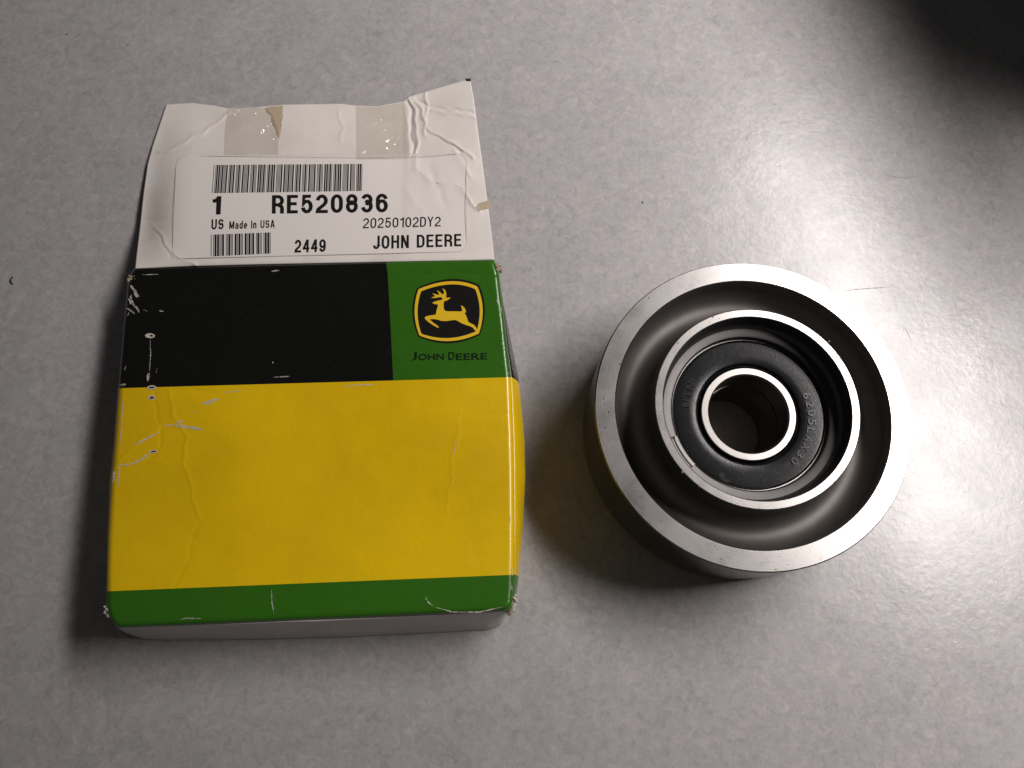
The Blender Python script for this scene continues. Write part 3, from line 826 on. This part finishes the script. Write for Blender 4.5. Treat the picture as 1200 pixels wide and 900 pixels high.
def nick(parent, z, poly, mat):
    patch("nick", poly, lambda px, py: np.zeros(np.shape(px)) + z, 0.02, M[mat], parent)
def blob(x, y, r): return [(x + r * random.uniform(.6, 1.2) * math.cos(k), y + r * random.uniform(.6, 1.2) * math.sin(k)) for k in (0, 1.05, 2.1, 3.14, 4.2, 5.25)]
for x, y, r in ((707.5, 467.5, 0.9), (713.5, 482.8, 1.2), (709, 501, 0.9), (760, 349, 0.9), (727, 395, 0.8), (752, 583, 0.8), (838, 640, 0.8), (963, 396, .8)):
    nick(rim, ZT, blob(x, y, r), 'hole')
nick(rim, ZT, [(1057.5, 466), (1059, 466.5), (1061, 470.5), (1060, 471)], 'hole')
nick(rim, ZT, [(719, 560), (722, 559), (724, 565), (721.5, 564)], 'web')
for x, y, r in ((794.5, 402, 1.3), (835, 371.5, 1.2), (800, 553, 1.4), (820, 570, 1.2), (972, 400, 1.0), (985, 420, 0.9), (994, 440, .9), (890, 596, 1.0)):
    nick(hub, ZH, blob(x, y, r), 'web')
def seal_text(chars, a_start, step, r, hgt, wid_):
    vv, ff = [], []
    for i, ch in enumerate(chars):
        n_, f_, _ = text_verts(ch, 0.0, 2)
        a = math.radians(a_start - i * step)
        w = wid_ * (0.55 if ch in "I1" else 1)
        b = len(vv); m = len(n_)
        for lvl in (0, 1):
            for s, t in n_:
                rr = r + (t - 0.5) * hgt; an = a - (s - 0.5) * w / r
                vv.append((PX + rr * math.cos(an), PY + rr * math.sin(an), ZBE - 0.36 + 0.38 * lvl))
        edges = {}
        for f in f_:
            ff.append(tuple(b + m + k for k in f))
            for k in range(len(f)):
                e = (f[k], f[(k + 1) % len(f)])
                edges[e] = edges.get(e, 0) + 1
        for (p, q) in edges:
            if (q, p) not in edges: ff.append((b + p, b + q, b + m + q, b + m + p))
    o = link_mesh("lettering", vv, ff, M['letter'], bearing)
    return fix_up(o)
seal_text("6205LAX30", 17.5, 8.3, 20.4, 2.5, 2.0)
seal_text("NTN", 171, 8.6, 20.5, 2.6, 2.3)

# ------------------------------------------------------------------ made-up dark case, added just outside the frame to shade the corner
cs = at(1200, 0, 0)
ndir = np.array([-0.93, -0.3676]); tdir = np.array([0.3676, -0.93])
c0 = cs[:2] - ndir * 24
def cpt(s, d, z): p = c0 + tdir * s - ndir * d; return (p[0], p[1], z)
case = empty("shade_case", cpt(0, 60, 0))
tag(case, "made-up dark green case added out of view to shade the upper right corner of the table", "shade case")
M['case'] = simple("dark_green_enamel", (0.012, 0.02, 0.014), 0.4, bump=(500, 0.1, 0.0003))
def rbox(name, s0, s1, d0, d1, z0, z1, mat, parent, bev=2.0):
    bm = bmesh.new()
    vs_ = [bm.verts.new(cpt(s, d, z)) for z in (z0, z1) for s, d in ((s0, d0), (s1, d0), (s1, d1), (s0, d1))]
    for f in ((0, 1, 2, 3), (4, 5, 6, 7), (0, 1, 5, 4), (1, 2, 6, 5), (2, 3, 7, 6), (3, 0, 4, 7)): bm.faces.new([vs_[k] for k in f])
    bmesh.ops.recalc_face_normals(bm, faces=bm.faces)
    bmesh.ops.bevel(bm, geom=bm.edges[:], offset=bev, segments=3, affect='EDGES', profile=0.5)
    vv = [tuple(q.co) for q in bm.verts]; bm.verts.index_update()
    ff = [tuple(q.index for q in f.verts) for f in bm.faces]; bm.free()
    return link_mesh(name, vv, ff, mat, parent)
CT = 220
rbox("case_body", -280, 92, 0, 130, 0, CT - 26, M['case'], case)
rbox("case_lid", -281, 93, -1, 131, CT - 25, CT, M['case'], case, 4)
for s in (-200, 0): rbox("latch", s - 9, s + 9, -4, -0.9, CT - 38, CT - 14, M['spring'], case, 0.8)
hd = catmull([(-60, CT), (-56, CT + 20), (-40, CT + 26), (0, CT + 27), (40, CT + 26), (56, CT + 20), (60, CT)], 5)
vv, ff = [], []
for i, (s, zz) in enumerate(hd):
    for k in range(8):
        a = k * math.pi / 4; vv.append(cpt(s - 100, 65 + 5 * math.cos(a), zz + 5 * math.sin(a)))
    if i: ff += [((i - 1) * 8 + k, (i - 1) * 8 + (k + 1) % 8, i * 8 + (k + 1) % 8, i * 8 + k) for k in range(8)]
link_mesh("handle", vv, ff, M['case'], case, True)

# ------------------------------------------------------------------ lint and specks on the table
def tube(name, pts, r, mat):
    vv, ff = [], []
    P = [Vector(p) for p in pts]
    for i, p in enumerate(P):
        d = (P[min(i + 1, len(P) - 1)] - P[max(i - 1, 0)]).normalized()
        a = d.cross(Vector((0, 0, 1))).normalized(); b = a.cross(d)
        for k in range(6):
            vv.append(p + r * (a * math.cos(k * math.pi / 3) + b * math.sin(k * math.pi / 3)))
        if i: ff += [((i - 1) * 6 + k, (i - 1) * 6 + (k + 1) % 6, i * 6 + (k + 1) % 6, i * 6 + k) for k in range(6)]
    ff += [tuple(range(6)), tuple((len(P) - 1) * 6 + k for k in range(6))]
    return link_mesh(name, vv, ff, mat)
f_ = catmull([at(15, 324, 0.3), at(12.5, 327.5, 0.5), at(13, 331, 0.3), at(15, 333, 0.2)], 4)
tag(tube("lint_fibre", f_, 0.22, M['hole']), "tiny dark curled fibre on the table left of the carton", "fibre")
def speck(x, y, r, label):
    bm = bmesh.new(); bmesh.ops.create_icosphere(bm, subdivisions=1, radius=r * 0.75)
    for q in bm.verts: q.co *= random.uniform(0.7, 1.2); q.co.z *= 0.6
    p = at(x, y, r * 0.45)
    vv = [(q.co.x + p[0], q.co.y + p[1], q.co.z + p[2]) for q in bm.verts]; bm.verts.index_update()
    ff = [tuple(q.index for q in f.verts) for f in bm.faces]; bm.free()
    tag(link_mesh("speck", vv, ff, M['hole']), label, "speck", "specks of grit on the table")
speck(753, 237, 0.5, "black grit speck on bare table above the pulley's left side")
speck(78, 40, 0.42, "black grit speck near the upper left corner of the table")
speck(150, 52.5, 0.38, "black grit speck on the table just above the carton's open flap")

M['scratch'] = simple("scratch_grey", (0.20, 0.185, 0.175), 0.5)
flat = lambda px, py: np.zeros(np.shape(px))
for pts in ([(986, 341), (1010, 338.5), (1046, 336)], [(1060, 383.5), (1064, 391), (1068, 399)], [(1052, 322), (1057, 325)], [(1034, 205), (1062, 209), (1076, 206)]):
    ribbon("scratch", pts, 1.0, flat, 0.02, M['scratch'], table)
